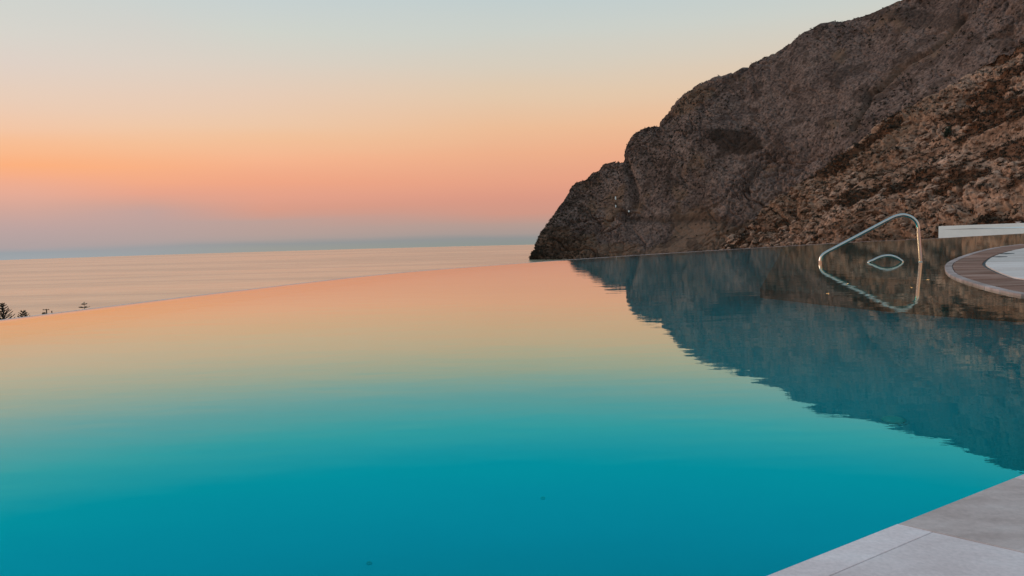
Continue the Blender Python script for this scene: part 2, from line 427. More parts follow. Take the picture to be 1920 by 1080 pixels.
SIL1 = [(996, 496), (1000, 486), (1008, 470), (1015, 455), (1021, 434), (1035, 412), (1048, 388), (1062, 365), (1070, 348), (1080, 341), (1095, 335),
        (1110, 322), (1122, 318), (1130, 308), (1145, 304), (1167, 304), (1172, 285), (1180, 262), (1190, 248), (1200, 243), (1235, 236),
        (1245, 222), (1260, 205), (1285, 183), (1310, 165), (1345, 153), (1380, 146), (1410, 135), (1440, 117), (1465, 102), (1485, 88),
        (1510, 68), (1530, 60), (1540, 52), (1570, 46), (1600, 38), (1640, 22), (1670, 8), (1682, 1), (1710, -10), (1780, -32), (1850, -60),
        (1920, -95), (2100, -170), (2500, -330), (3400, -600)]
A_L = az_tan(996, 480)[0]
def base1(a):
    k = min(1, max(0, (a - A_L) / 0.55)); d = 1040 - 330 * k
    return d, -44.0 / d
def disp1(P, px, py, t):
    # strata lean up to the right in the picture
    q = P.copy(); q[:, 2] = P[:, 2] * 1.0 - 0.35 * P[:, 0]
    big = fbm(P, 210, 3, 0.5, seed=1) * 26
    c4, s4 = math.cos(0.75), math.sin(0.75)
    w4 = np.stack([(P[:, 0] * c4 + P[:, 2] * s4) * 0.38, P[:, 1] * 0.5, -P[:, 0] * s4 + P[:, 2] * c4], -1)
    rid = fbm(w4, 42, 3, 0.55, True, seed=2) * 3.6
    fine = fbm(w4 * np.array([1.4, 1.4, 1]), 11, 4, 0.64, True, seed=3) * 2.3
    grain = fbm(P, 4.5, 2, 0.6, seed=4) * 1.5
    wz = P * np.array([1, 1, 0.5]) + np.stack([fbm(P, 40, 2, 0.5, seed=31), fbm(P, 40, 2, 0.5, seed=32), fbm(P, 40, 2, 0.5, seed=33)], -1) * 22
    ck = np.exp(-(perlin(wz / 70) / 0.03) ** 2) * 4.0 + np.exp(-(perlin(w4 / 17 + 7) / 0.05) ** 2) * 2.4 + np.exp(-(perlin(wz / 24 + 3) / 0.05) ** 2) * 2.6
    grain = grain - ck
    rough_ = 0.35 + 1.0 * sstep(-0.25, 0.35, fbm(w4, 80, 3, 0.5, seed=51))
    h = big * np.clip(t * 4, 0, 1) * 0.7 + rid + (fine + grain) * rough_
    crack = seg_dist(px, py, [(1172, 300), (1181, 325), (1188, 352), (1186, 380)])
    h -= 9 * np.exp(-(crack / 6) ** 2)
    scar = seg_dist(px, py, [(1800, 20), (1740, 85), (1700, 105), (1680, 120), (1640, 160), (1626, 170), (1620, 200), (1603, 243)])
    h -= 7 * np.exp(-(scar / 5) ** 2)
    # lower trail bench
    bench = seg_dist(px, py, [(1170, 404), (1240, 406), (1310, 398), (1400, 418)])
    h -= 2.2 * np.exp(-(bench / 6) ** 2)
    nse = fbm(P, 60, 4, 0.55, seed=6)
    soil = sstep(0.05, 0.45, nse + 1.1 * sstep(385, 450, py + 0.04 * (px - 1200) + 20 * nse) - 0.25) * 0.85
    soil = np.maximum(soil, 0.8 * np.exp(-(scar / 11) ** 2) * (nse + 0.7))
    v = fbm(P, 28, 4, 0.6, seed=8)
    veg = sstep(0.26, 0.42, v) * 0.55
    dark_patch = ((px - 1388) / 48) ** 2 + ((py - 263) / 19) ** 2 + nse * 0.9
    veg = np.maximum(veg, 0.9 * (1 - sstep(0.6, 1.05, dark_patch)))  # dark oval patch, coloured through the vegetation mask
    top = ((px - 1700) / 120) ** 2 + ((py - 25 + 0.0 * px) / 18) ** 2 + nse
    veg = np.maximum(veg, 0.6 * (1 - sstep(0.5, 1.1, top)))
    veg = np.maximum(veg, 0.6 * np.exp(-(bench / 7) ** 2))  # shadow band along the bench, painted in through the vegetation mask
    return h, veg, soil
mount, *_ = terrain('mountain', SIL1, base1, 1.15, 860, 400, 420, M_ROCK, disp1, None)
tag(mount, 'grey rocky headland mountain dropping steeply to the sea', kind='structure')

SIL2 = [(1262, 520), (1300, 498), (1340, 472), (1370, 450), (1400, 420), (1440, 385), (1465, 370), (1490, 352), (1530, 325), (1560, 305), (1610, 270), (1640, 247),
        (1670, 226), (1720, 198), (1760, 175), (1800, 150), (1840, 120), (1870, 101), (1920, 80), (2000, 45), (2200, -40), (2600, -190), (3400, -420)]
def base2(a):
    k = min(1, max(0, (a - az_tan(1262, 500)[0]) / 0.5)); d = 235 - 95 * k
    return d, -0.085
HILL_ROT = math.radians(27)
def strat(P):
    # coordinates along / across the dipping ledges
    u = P[:, 0] * math.cos(HILL_ROT) + P[:, 2] * math.sin(HILL_ROT)
    w = -P[:, 0] * math.sin(HILL_ROT) + P[:, 2] * math.cos(HILL_ROT)
    return np.stack([u * 0.24, P[:, 1] * 0.34, w], -1)
def disp2(P, px, py, t):
    q = strat(P)
    big = fbm(P, 55, 2, 0.5, seed=11) * 5
    led = fbm(q, 5.6, 3, 0.6, True, seed=12) * 2.5
    fine = fbm(q * np.array([1.5, 1.5, 1]), 2.2, 4, 0.65, True, seed=13) * 1.05
    pit = fbm(P, 1.6, 2, 0.6, seed=14)
    ck = np.exp(-(perlin(q / 6.0 + 5) / 0.06) ** 2) * 1.1 + np.exp(-(perlin(q / 2.4 + 9) / 0.07) ** 2) * 0.5 + np.exp(-(perlin(P / 9.0 + 2) / 0.05) ** 2) * 0.8
    rough_ = 0.3 + 1.05 * sstep(-0.25, 0.30, fbm(q, 14, 3, 0.5, seed=52))
    h = big * np.clip(t * 3, 0, 1) + led + (fine + pit * 0.30 - ck) * rough_
    v = fbm(q * np.array([0.8, 0.8, 1]), 4.2, 4, 0.66, seed=15); v2 = fbm(q, 22, 3, 0.55, seed=16)
    veg = sstep(0.15, 0.30, v + 0.30 * v2) * 0.8
    soil = sstep(0.0, 0.35, fbm(q, 16, 4, 0.55, seed=17)) * 0.6
    return h, veg, soil
hill, HP, HN, HV = terrain('hillside', SIL2, base2, 0.72, 900, 420, 90, M_HILL, disp2, None)
tag(hill, 'reddish brown rocky hillside with dry scrub', kind='structure')

# dry scrub and loose stones over the hillside: nobody could count them
def scatter(name, n, pick, make, mat, label):
    V, Fc = [], []; off = 0
    for (p, nn) in pick(n):
        v, f = make(p, nn); V.append(v); Fc.extend([[i + off for i in ff] for ff in f]); off += len(v)
    me = bpy.data.meshes.new(name); me.from_pydata(np.vstack(V).tolist(), [], Fc)
    return tag(link_mesh(name, me, mat), label, kind='stuff')
def pick_veg(n):
    c = 0; R, C = HV.shape
    while c < n:
        i = rng.integers(10, R - 4); j = rng.integers(2, C - 60)
        if rng.random() < (0.22 + 0.78 * HV[i, j]):
            c += 1; yield HP[i, j], HN[i, j]
def tuft(p, nn):
    r = rng.uniform(0.22, 0.62) * (1.7 if rng.random() < 0.10 else 1); k = 14; v = []; f = []
    for a in range(k):
        c = rng.normal(size=3); c /= np.linalg.norm(c); c[2] = abs(c[2]) * 0.8
        c = p + c * r * rng.uniform(0.3, 1) * np.array([1.2, 1.2, 0.8])
        e = rng.normal(size=(3, 3)) * r * 0.33
        v += [c + e[0], c + e[1], c + e[2]]; f.append([3 * a, 3 * a + 1, 3 * a + 2])
    return np.array(v), f
scatter('dry_scrub', 5000, pick_veg, tuft, M_SCRUB, 'low russet dry scrub covering the rocky hillside')
scatter('dark_scrub', 9000, pick_veg, tuft, M_SCRUB2, 'small dark olive-brown bushes dotted over the rocky hillside')
def pick_rock(n):
    R, C = HV.shape; c = 0
    while c < n:
        i = rng.integers(10, R - 4); j = rng.integers(2, C - 60)
        if HV[i, j] < 0.5: c += 1; yield HP[i, j], HN[i, j]
ICO = bmesh.new(); bmesh.ops.create_icosphere(ICO, subdivisions=1, radius=1)
ICO_V = np.array([v.co[:] for v in ICO.verts]); ICO_F = [[v.index for v in f.verts] for f in ICO.faces]
ICO.free()
def stone(p, nn):
    r = 0.25 + 0.8 * rng.random() ** 3
    s = np.array([rng.uniform(1.0, 1.9), rng.uniform(0.8, 1.3), rng.uniform(0.5, 0.85)]) * r
    v = ICO_V * (1 + rng.normal(size=(len(ICO_V), 1)) * 0.14) * s
    a = -HILL_ROT + rng.normal() * 0.2
    x = v[:, 0] * math.cos(a) + v[:, 2] * math.sin(a); z = -v[:, 0] * math.sin(a) + v[:, 2] * math.cos(a)
    return np.stack([x, v[:, 1], z], -1) + p, ICO_F
MV = np.array([v.co[:] for v in mount.data.vertices])
MVr = MV[: 400 * (len(MV) // 414)]
def pick_mt(n):
    dens = fbm(MVr[::7], 120, 3, 0.5, seed=41); pool_ = np.where(rng.random(len(dens)) < np.clip(0.45 + 1.3 * dens, 0.05, 1))[0]
    for k in rng.choice(pool_, n): yield MVr[::7][k], None
def mt_tuft(p, nn):
    r = rng.uniform(0.7, 1.7); k = 8; v = []; f = []
    for a in range(k):
        c = rng.normal(size=3); c /= np.linalg.norm(c); c[2] = abs(c[2]); c[1] = -abs(c[1])
        c = p + c * r * rng.uniform(0.3, 1); e = rng.normal(size=(3, 3)) * r * 0.45
        v += [c + e[0], c + e[1], c + e[2]]; f.append([3 * a, 3 * a + 1, 3 * a + 2])
    return np.array(v), f
scatter('mountain_scrub', 7000, pick_mt, mt_tuft, M_SCRUB2, 'tiny dark shrubs speckling the grey headland mountain')
st = scatter('loose_rocks', 1300, pick_rock, stone, M_HILL, 'pale loose rocks strewn over the hillside')

# one dark green bush on the hillside
def leaf_cloud(bm, c, rad, n, size, rs):
    for _ in range(n):
        d = Vector((rs.gauss(0, 1), rs.gauss(0, 1), rs.gauss(0, 1))).normalized() * (rs.random() ** 0.45)
        p = Vector((c[0] + d.x * rad[0], c[1] + d.y * rad[1], c[2] + d.z * rad[2]))
        a = Vector((rs.gauss(0, 1), rs.gauss(0, 1), rs.gauss(0, 1))).normalized(); b = a.orthogonal().normalized()
        s = size * rs.uniform(0.6, 1.3)
        bm.faces.new([bm.verts.new(p + a * s), bm.verts.new(p + b * s * 0.45), bm.verts.new(p - a * s), bm.verts.new(p - b * s * 0.45)])
def hill_point(x, y):
    pxx, pyy = project(HP.reshape(-1, 3)); k = int(np.argmin((pxx - x) ** 2 + (pyy - y) ** 2)); return HP.reshape(-1, 3)[k]
rs = random.Random(3)
bp_ = hill_point(1775, 258)
t = empty('bush', bp_); tag(t, 'lone dark green bush high on the rocky hillside', 'bush')
bm = bmesh.new(); tube(bm, [bp_ - np.array([0, 0, 0.6]), bp_ + np.array([0.1, 0, 0.6]), bp_ + np.array([0.0, 0, 1.6])], [0.12, 0.09, 0.04], 6)
obj('trunk', bm, M_BARK, t)
bm = bmesh.new(); leaf_cloud(bm, bp_ + np.array([0.05, -0.3, 1.5]), (0.8, 0.8, 1.35), 420, 0.22, rs); leaf_cloud(bm, bp_ + np.array([-0.4, -0.3, 0.8]), (0.6, 0.6, 0.7), 160, 0.2, rs)
obj('crown', bm, M_GREEN, t)

# small white shrines on the headland
MP = np.array([v.co[:] for v in mount.data.vertices]); mpx, mpy = project(MP)
for k, (x, y, w, hgt, lab) in enumerate([(1154, 373, 1.3, 3.6, 'uppermost of three small white shrines on the steep headland'),
                                    (1154.5, 388, 1.2, 2.6, 'small white shrine on the headland, directly below the uppermost one'),
                                    (1179, 397, 1.5, 1.9, 'small low white shrine standing apart beside the headland trail')]):
    d2 = (mpx - x) ** 2 + (mpy - y) ** 2; d2[MP[:, 1] > 1100] = 1e9
    p = MP[int(np.argmin(d2))]; t = empty('shrine', p); tag(t, lab, 'shrine')
    q = p + np.array([0, -2.0, 0])
    bm = bmesh.new(); box(bm, (q[0], q[1], q[2] + hgt * 0.3), (w, w * 1.4, hgt * 0.95)); obj('wall', bm, M_WHITE, t)
    bm = bmesh.new(); r = bmesh.ops.create_uvsphere(bm, u_segments=12, v_segments=6, radius=w * 0.5); bmesh.ops.translate(bm, verts=r['verts'], vec=(q[0], q[1], q[2] + hgt * 0.78)); obj('dome', bm, M_WHITE, t)

# ------------------------------------------------------------------ pool
far_px = [(0, 605), (120, 590), (240, 574), (360, 559), (480, 544), (620, 527), (760, 512), (900, 500), (1000, 493), (1067, 489), (1200, 479), (1320, 470.5), (1440, 464), (1500, 460), (1620, 453.5), (1760, 447), (1920, 438)]
far = [on_z(x, y)[:2] for x, y in far_px]
# regularise the rim into a smooth curve
fx = np.array(far)
d_l = fx[0] - fx[2]
left_ext = [fx[0] + d_l * k + np.array([0.05 * k * k, 0]) for k in (1, 2, 3, 4.5)]
rim = catmull([p for p in left_ext[::-1]] + [fx[i] for i in (0, 2, 4, 6, 8, 10, 12, 14, 15)] + [fx[16], fx[16] + (fx[16] - fx[15]) * 0.9], 10)
zt = 0.020
ca, cb = on_z(1440, 1080, zt)[:2], on_z(1908, 894, zt)[:2]
e = (cb - ca) / np.linalg.norm(cb - ca); nrm = np.array([e[1], -e[0]])       # nrm points away from the water
def z6(x, y): return 1500 + x * 420 / 1920, 370 + y * 236 / 1079
outer_px = [(1920, 832), (1800, 812), (1600, 766), (1450, 722), (1340, 685), (1270, 645), (1248, 600), (1256, 575), (1290, 547), (1400, 500), (1550, 456), (1700, 426), (1920, 398)]
outer = [on_z(*z6(*p), zt)[:2] for p in outer_px]
o0 = outer[0]
mid_pts = [cb, cb + e * 0.8, np.array([3.35, 4.05]), np.array([4.25, 5.7])]
outer_ext = outer + [outer[-1] + (outer[-1] - outer[-2]) * k for k in (1.0, 2.2)]
right_edge = catmull([mid_pts[1], mid_pts[2], mid_pts[3]] + outer_ext, 8)
near_start = ca - e * 7.0
pool_poly = list(rim) + list(right_edge[::-1]) + [cb, ca, near_start]
# water sheet
bm = bmesh.new(); bm.faces.new([bm.verts.new((p[0], p[1], 0)) for p in pool_poly])
bmesh.ops.triangulate(bm, faces=bm.faces)
for f in bm.faces:
    if f.normal.z < 0: f.normal_flip()
me = bpy.data.meshes.new('pool_water'); bm.to_mesh(me); bm.free()
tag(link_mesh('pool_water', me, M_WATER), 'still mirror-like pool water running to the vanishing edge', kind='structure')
# basin: floor and walls
DEPTH = -1.35
cen = np.mean(np.array(pool_poly), axis=0)
bm = bmesh.new()
bot = [bm.verts.new((p[0], p[1], DEPTH)) for p in pool_poly]; topv = [bm.verts.new((p[0], p[1], -0.002)) for p in pool_poly]
bm.faces.new(bot)
for i in range(len(bot)): bm.faces.new((bot[i], bot[(i + 1) % len(bot)], topv[(i + 1) % len(bot)], topv[i]))
bmesh.ops.triangulate(bm, faces=[f for f in bm.faces if len(f.verts) > 4])
me = bpy.data.meshes.new('pool_basin'); bm.to_mesh(me); bm.free()
basin = tag(link_mesh('pool_basin', me, M_BASIN), 'turquoise plastered pool floor and walls', kind='structure')
# overflow rim
bm = bmesh.new()
R_ = [np.array(p) for p in rim]; prof = [(0.0, -0.4), (0.0, -0.03), (0.26, -0.03), (0.26, -0.004), (0.285, -0.004), (0.30, -0.02), (0.30, -1.2)]
rows_ = []
for i, p in enumerate(R_):
    tv = R_[min(i + 1, len(R_) - 1)] - R_[max(i - 1, 0)]; tv /= np.linalg.norm(tv); nv = np.array([-tv[1], tv[0]])
    rows_.append([bm.verts.new((p[0] + nv[0] * o, p[1] + nv[1] * o, z)) for o, z in prof])
for a, b in zip(rows_[:-1], rows_[1:]):
    for k in range(len(prof) - 1): bm.faces.new((a[k], b[k], b[k + 1], a[k + 1]))
tag(obj('pool_edge', bm, M_COPING), 'thin pale overflow rim of the vanishing pool edge', kind='structure')

bm = bmesh.new(); rows_ = []
for i, p in enumerate(R_):
    tv = R_[min(i + 1, len(R_) - 1)] - R_[max(i - 1, 0)]; tv /= np.linalg.norm(tv); nv = np.array([-tv[1], tv[0]])
    rows_.append([bm.verts.new((p[0] + nv[0] * o, p[1] + nv[1] * o, z)) for o, z in ((0, 0.0), (0.09, -0.0006), (0.18, -0.0024), (0.259, -0.0055))])
for a, b in zip(rows_[:-1], rows_[1:]):
    for k in range(3): bm.faces.new((a[k], b[k], b[k + 1], a[k + 1]))
for f in bm.faces:
    f.normal_update()
    if f.normal.z < 0: f.normal_flip()
me = bpy.data.meshes.new('overflow_water'); bm.to_mesh(me); bm.free()
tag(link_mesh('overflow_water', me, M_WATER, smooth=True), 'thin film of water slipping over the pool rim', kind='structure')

# underwater ledge with steps beside the handrail
def ledge(front_px, z0, z1, back):
    fr = [on_z(x, y, 0)[:2] for x, y in front_px]
    pts = fr + back
    bm = bmesh.new(); prism(bm, [tuple(p) for p in pts], z0, z1); bmesh.ops.triangulate(bm, faces=[f for f in bm.faces if len(f.verts) > 4])
    return bm
bk = [np.array([7.6, 11.0]), np.array([8.6, 15.2]), np.array([15.0, 22.5])] + [on_z(x, y + 1.2)[:2] for x, y in ((1915, 438.3), (1760, 447), (1620, 453.5), (1500, 460), (1470, 462))]
led = obj('ledge', ledge([(1425, 537), (1480, 541), (1540, 546), (1640, 553), (1735, 559), (1850, 565), (1990, 572)], DEPTH + 0.002, -0.32, bk), M_LEDGE)
tag(led, 'submerged stone bathing ledge below the handrail', kind='structure')
bk2 = [np.array([8.4, 15.3]), np.array([12.6, 21.2]), np.array([12.0, 22.0]), np.array([8.5, 19.0])]
led2 = obj('upper_step', ledge([(1590, 517), (1660, 521), (1765, 525)], -0.322, -0.16, bk2), M_LEDGE)
tag(led2, 'shallow submerged step at the handrail foot', kind='structure')

# ------------------------------------------------------------------ deck: near coping
def slab(name, pts, z0, z1, mat, parent, bev=0.004):
    bm = bmesh.new(); top = prism(bm, [tuple(p) for p in pts], z0, z1)
    bmesh.ops.bevel(bm, geom=list(top.edges), offset=bev, segments=1, affect='EDGES')
    o = obj(name, bm, mat, parent); return o
bm = bmesh.new()
deck_poly = [near_start, ca, cb] + list(right_edge) + [np.array([60.0, 34.0]), np.array([60.0, -14.0]), np.array([-12.0, -14.0])]
prism(bm, [tuple(p) for p in deck_poly], -1.3, zt - 0.022)
bmesh.ops.triangulate(bm, faces=[f for f in bm.faces if len(f.verts) > 4])
deck = tag(obj('deck', bm, M_GROUT), 'pool deck of stone slabs with pale joints', kind='structure')
j1 = on_z(1697, 986, zt)[:2]; j1b = on_z(1920, 1037, zt)[:2]
jd = (j1b - j1) / np.linalg.norm(j1b - j1)                        # direction of the joints
s1 = float((j1 - ca) @ e); s2 = float((on_z(1903, 896, zt)[:2] - ca) @ e)
Ls = max(0.55, s2 - s1)
g = 0.0025
for k in range(-5, 3):
    a0, a1 = s1 + (k - 0) * Ls, s1 + (k + 1) * Ls
    if k == 2: a1 = a0 + 0.4
    for r in range(3):
        d0, d1 = (0.0 if r == 0 else r * 0.95), (r + 1) * 0.95
        over = -0.002 if r == 0 else g
        if r == 0 and k < 0:
            P = lambda s, d: ca + e * s + jd * d
            slab('nosing', [P(a0 + g, over), P(a1 - g, over), P(a1 - g, 0.075), P(a0 + g, 0.075)], zt - 0.0215, zt + 0.0005, M_COPING, deck, 0.001)
            slab('paving_slab', [P(a0 + g, 0.0765), P(a1 - g, 0.0765), P(a1 - g, d1 - g), P(a0 + g, d1 - g)], zt - 0.0215, zt, M_COPING, deck, 0.001)
        else:
            P = lambda s, d: ca + e * s + jd * d
            slab('paving_slab', [P(a0 + g, over if r == 0 else d0 + g), P(a1 - g, over if r == 0 else d0 + g), P(a1 - g, d1 - g), P(a0 + g, d1 - g)], zt - 0.0215, zt, M_COPING2 if k in (0, 2) else M_COPING, deck, 0.0015)

# ------------------------------------------------------------------ deck: curved tip with brown slabs and round marble
oc = np.array(catmull(outer_ext, 10)); oc = oc[np.argsort(oc[:, 1])]
inner_px = [(1920, 705), (1800, 686), (1680, 641), (1605, 603), (1573, 577), (1582, 552), (1640, 510), (1720, 481), (1815, 455)]
ic = [on_z(*z6(*p), zt)[:2] for p in inner_px]
ic = [ic[0] + (ic[0] - ic[1]) * 1.5] + ic + [ic[-1] + (ic[-1] - ic[-2]) * 1.4 + np.array([0.1, 0]), ic[-1] + (ic[-1] - ic[-2]) * 4]
ic = np.array(catmull(ic, 10)); ic = ic[np.argsort(ic[:, 1])]
Xo = lambda y: float(np.interp(y, oc[:, 1], oc[:, 0])); Xi = lambda y: float(np.interp(y, ic[:, 1], ic[:, 0]))
NOSE = 0.085
def curve_pts(fn, y0, y1, n=7): return [np.array([fn(y), y]) for y in np.linspace(y0, y1, n)]
ys = [oc[0, 1] + 0.02, 8.45, 9.4, 10.35, 11.35, 12.3, 13.4, 14.6, 15.9, 17.4, 19.2, 21.2]
ys = [y for y in ys if y > oc[0, 1]]
off = lambda y: NOSE * math.hypot(1, (Xo(y + 0.05) - Xo(y - 0.05)) / 0.1)
for y0, y1 in zip(ys[:-1], ys[1:]):
    o_ = curve_pts(lambda y: Xo(y) + off(y) + 0.012, y0 + 0.05, y1 - 0.05); i_ = curve_pts(lambda y: max(Xi(y) - 0.02, Xo(y) + off(y) + 0.06), y0 + 0.05, y1 - 0.05)
    slab('brown_slab', o_ + i_[::-1], zt - 0.0215, zt, M_BROWN, deck)
    ym = (y0 + y1) / 2
    for ya, yb in ((y0, ym), (ym, y1)):
        o_ = curve_pts(lambda y: Xo(y) - 0.012, ya + 0.008, yb - 0.008, 5); i_ = curve_pts(lambda y: Xo(y) + off(y), ya + 0.008, yb - 0.008, 5)
        slab('nosing', o_ + i_[::-1], zt - 0.0215, zt + 0.002, M_NOSE, deck)
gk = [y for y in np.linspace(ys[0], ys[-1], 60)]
slab('gap_shade', [np.array([Xi(y) - 0.018, y]) for y in gk] + [np.array([Xi(y) + 0.033, y]) for y in gk[::-1]], zt - 0.0216, zt - 0.012, M_SLOT, deck)  # dark strip standing in for the shade in the gap round the marble
ms = [ys[0], 9.7, 11.2, 12.9, 14.8, 17.2, 20.0, 22.5]
for y0, y1 in zip(ms[:-1], ms[1:]):
    o_ = curve_pts(lambda y: Xi(y) + 0.035, y0 + 0.006, y1 - 0.006, 9)
    for k in range(3):
        xa = [p if k == 0 else np.array([p[0] + 2.3 * k + 0.006, p[1]]) for p in o_]; xb = [np.array([p[0] + 2.3 * (k + 1) - 0.006, p[1]]) for p in o_]
        slab('marble_slab', xa + xb[::-1], zt - 0.0215, zt + 0.004, M_MARBLE, deck)
for (xa, ya, xb, yb, lab) in ((1735, 487, 1800, 481, 'dark metal drain slot further from the brown slabs'), (1676, 513, 1742, 509, 'dark metal drain slot closer to the brown slabs')):
    p0, p1 = on_z(*z6(xa, ya), zt + 0.004), on_z(*z6(xb, yb), zt + 0.004)
    c = (p0 + p1) / 2; d = p1 - p0
    bm = bmesh.new(); box(bm, (c[0], c[1], zt + 0.006), (float(np.linalg.norm(d)), 0.16, 0.012), math.atan2(d[1], d[0]))
    bmesh.ops.bevel(bm, geom=list(bm.edges), offset=0.004, segments=1, affect='EDGES')
    tag(obj('drain_slot', bm, M_SLOT), lab + ' in white marble', 'drain')

# ------------------------------------------------------------------ handrails
fa, fb = on_z(1538, 493.5), on_z(1726, 491)
pd = (fb - fa); pn = np.cross(pd, [0, 0, 1.0]); pn /= np.linalg.norm(pn)
def on_plane(x, y, p0=fa):
    d = ray(x, y); return EYE + d * (float((p0 - EYE) @ pn) / float(d @ pn))
def rail(pix, r, below, p0, name, lab, cat, flange=True):
    pts = [on_plane(x, y, p0) for x, y in pix]
    pts = [pts[0] - np.array([0, 0, below])] + pts + [pts[-1] - np.array([0, 0, below])]
    pth = catmull(pts, 6)
    base = (pts[0] + pts[-1]) / 2
    t = empty(name, base); tag(t, lab, cat)
    bm = bmesh.new(); tube(bm, [tuple(p) for p in pth], r, 14); obj('tube', bm, M_STEEL, t, True)
    if flange:
        for p in (pts[0], pts[-1]):
            bm = bmesh.new(); tube(bm, [(p[0], p[1], p[2] - 0.005), (p[0], p[1], p[2] + 0.015), (p[0], p[1], p[2] + 0.02)], [r * 2.2, r * 2.2, r * 1.3], 16); obj('flange', bm, M_STEEL, t, True)
        for p in (pts[-2],):
            bm = bmesh.new(); tube(bm, [(p[0], p[1], -0.004), (p[0], p[1], 0.012)], r * 1.25, 14); obj('collar', bm, M_STEEL, t, True)
rail([(1538, 493.5), (1538.5, 487), (1541.5, 479.5), (1549, 473.5), (1562, 466.5), (1600, 446.5), (1640, 425.3), (1668, 410.5), (1681, 405), (1695, 403), (1708, 407), (1717, 414.5), (1721.5, 425), (1722.5, 440), (1726, 491)],
     0.029, 0.30, fa, 'handrail', 'tall bent polished steel handrail with one sloping bar rising from the pool', 'handrail')
fc = on_z(1660, 491.8)
rail([(1629, 492), (1636, 488.5), (1646, 483.6), (1655, 480.6), (1664, 479.4), (1673, 480.2), (1682, 483.5), (1689, 488), (1692, 492)],
     0.024, 0.12, fc, 'grab_bar', 'low arched steel grab bar just breaking the water surface', 'grab bar', False)

# ------------------------------------------------------------------ pool fittings
def under(x, y, z):                                              # point on the floor at z seen through the water at pixel (x, y)
    p = on_z(x, y); d = ray(x, y); hx = np.array([d[0], d[1]]); c = np.linalg.norm(hx); s = c / 1.33
    k = -z * s / math.sqrt(1 - s * s); return np.array([*(p[:2] + hx / c * k), z])
def disc(name, p, r, mat, parent, h=0.01, rim=None):
    bm = bmesh.new(); tube(bm, [(p[0], p[1], p[2]), (p[0], p[1], p[2] + h * 0.6), (p[0], p[1], p[2] + h)], [r, r, r * 0.8], 16)
    return obj(name, bm, mat, parent)
LL = [(1589, 532, -0.32, 'by the sloping bar of the handrail'), (1552, 550.6, -0.32, 'near the ledge edge below the handrail foot'),
      (1708, 539, -0.32, 'beside the upright post of the handrail'), (1740, 524, -0.16, 'on the shallow step beyond the upright post')]
for x, y, z, lab in LL:
    p = under(x, y, z + 0.012)
    t = empty('underwater_light', (p[0], p[1], z)); tag(t, 'tiny glowing orange underwater light ' + lab, 'light', 'small lights set in the ledge')
    disc('bezel', (p[0], p[1], z), 0.024, M_DARK, t, 0.006); disc('lens', (p[0], p[1], z + 0.005), 0.016, M_LAMP, t, 0.010)
p = under(1675, 789, DEPTH)
t = empty('floor_lamp', p); tag(t, 'unlit round pale blue lamp set in the pool floor', 'lamp')
disc('bezel', p, 0.075, M_BASIN, t, 0.012); disc('lens', p + np.array([0, 0, 0.01]), 0.06, M_LENS, t, 0.02)
for x, y, lab in ((1018, 934, 'small dark round inlet in the pool floor, farther from the paving'), (692, 1056, 'small dark round inlet in the pool floor, below the other one')):
    p = under(x, y, DEPTH); t = empty('floor_inlet', p); tag(t, lab, 'inlet', 'inlets in the pool floor')
    disc('cap', p, 0.011, M_INLET, t, 0.010); disc('cover', p + np.array([0, 0, 0.008]), 0.006, M_INLET, t, 0.006)

# ------------------------------------------------------------------ white building beyond the pool
pa, pb = at_dist(1760, 424, 104), at_dist(1920, 418, 101)
dirb = pb - pa; ztop = (pa[2] + pb[2]) / 2; dirb[2] = 0; dirb /= np.linalg.norm(dirb); nb_ = np.array([-dirb[1], dirb[0], 0])
L_, Dp = 34.0, 9.0; gz = -12.0
t = empty('white_building', (pa[0], pa[1], gz)); tag(t, 'low white flat-roofed building behind the pool edge', 'building')
def bq(u, v): return pa + dirb * u + nb_ * v
bm = bmesh.new(); prism(bm, [tuple(bq(u, v)[:2]) for u, v in ((0, 0), (L_, 0), (L_, Dp), (0, Dp))], gz, ztop - 0.5); obj('wall', bm, M_WHITE, t)
tilt = (pb[2] - pa[2]) / np.linalg.norm((pb - pa)[:2])
def beam(name, u0, u1, v0, v1, z0, z1, slope=0.0):
    bm = bmesh.new(); vs_ = []
    for z in (z0, z1):
        for u, v in ((u0, v0), (u1, v0), (u1, v1), (u0, v1)):
            q = bq(u, v); vs_.append(bm.verts.new((q[0], q[1], z + (slope * u))))
    for f in ((3, 2, 1, 0), (4, 5, 6, 7), (0, 1, 5, 4), (1, 2, 6, 5), (2, 3, 7, 6), (3, 0, 4, 7)): bm.faces.new([vs_[i] for i in f])
    return obj(name, bm, M_WHITE, t)
beam('parapet', -0.004, L_ + 0.004, -0.004, 0.25, ztop - 0.498, pa[2], tilt)
beam('parapet', -0.004, 0.25, 0.252, Dp - 0.252, ztop - 0.498, pa[2] - 0.05); beam('parapet', 0, L_, Dp - 0.25, Dp, ztop - 0.498, pa[2] - 0.05)
beam('roof', 0.252, L_ - 0.1, 0.252, Dp - 0.252, ztop - 0.6, ztop - 0.42)
vt = at_dist(1913, 417, 101.8)
bm = bmesh.new(); box(bm, (vt[0], vt[1] + 0.4, vt[2] - 0.12), (0.3, 0.2, 0.34)); box(bm, (vt[0], vt[1] + 0.4, vt[2] + 0.06), (0.46, 0.3, 0.05))
obj('roof_vent', bm, M_STEEL, t)

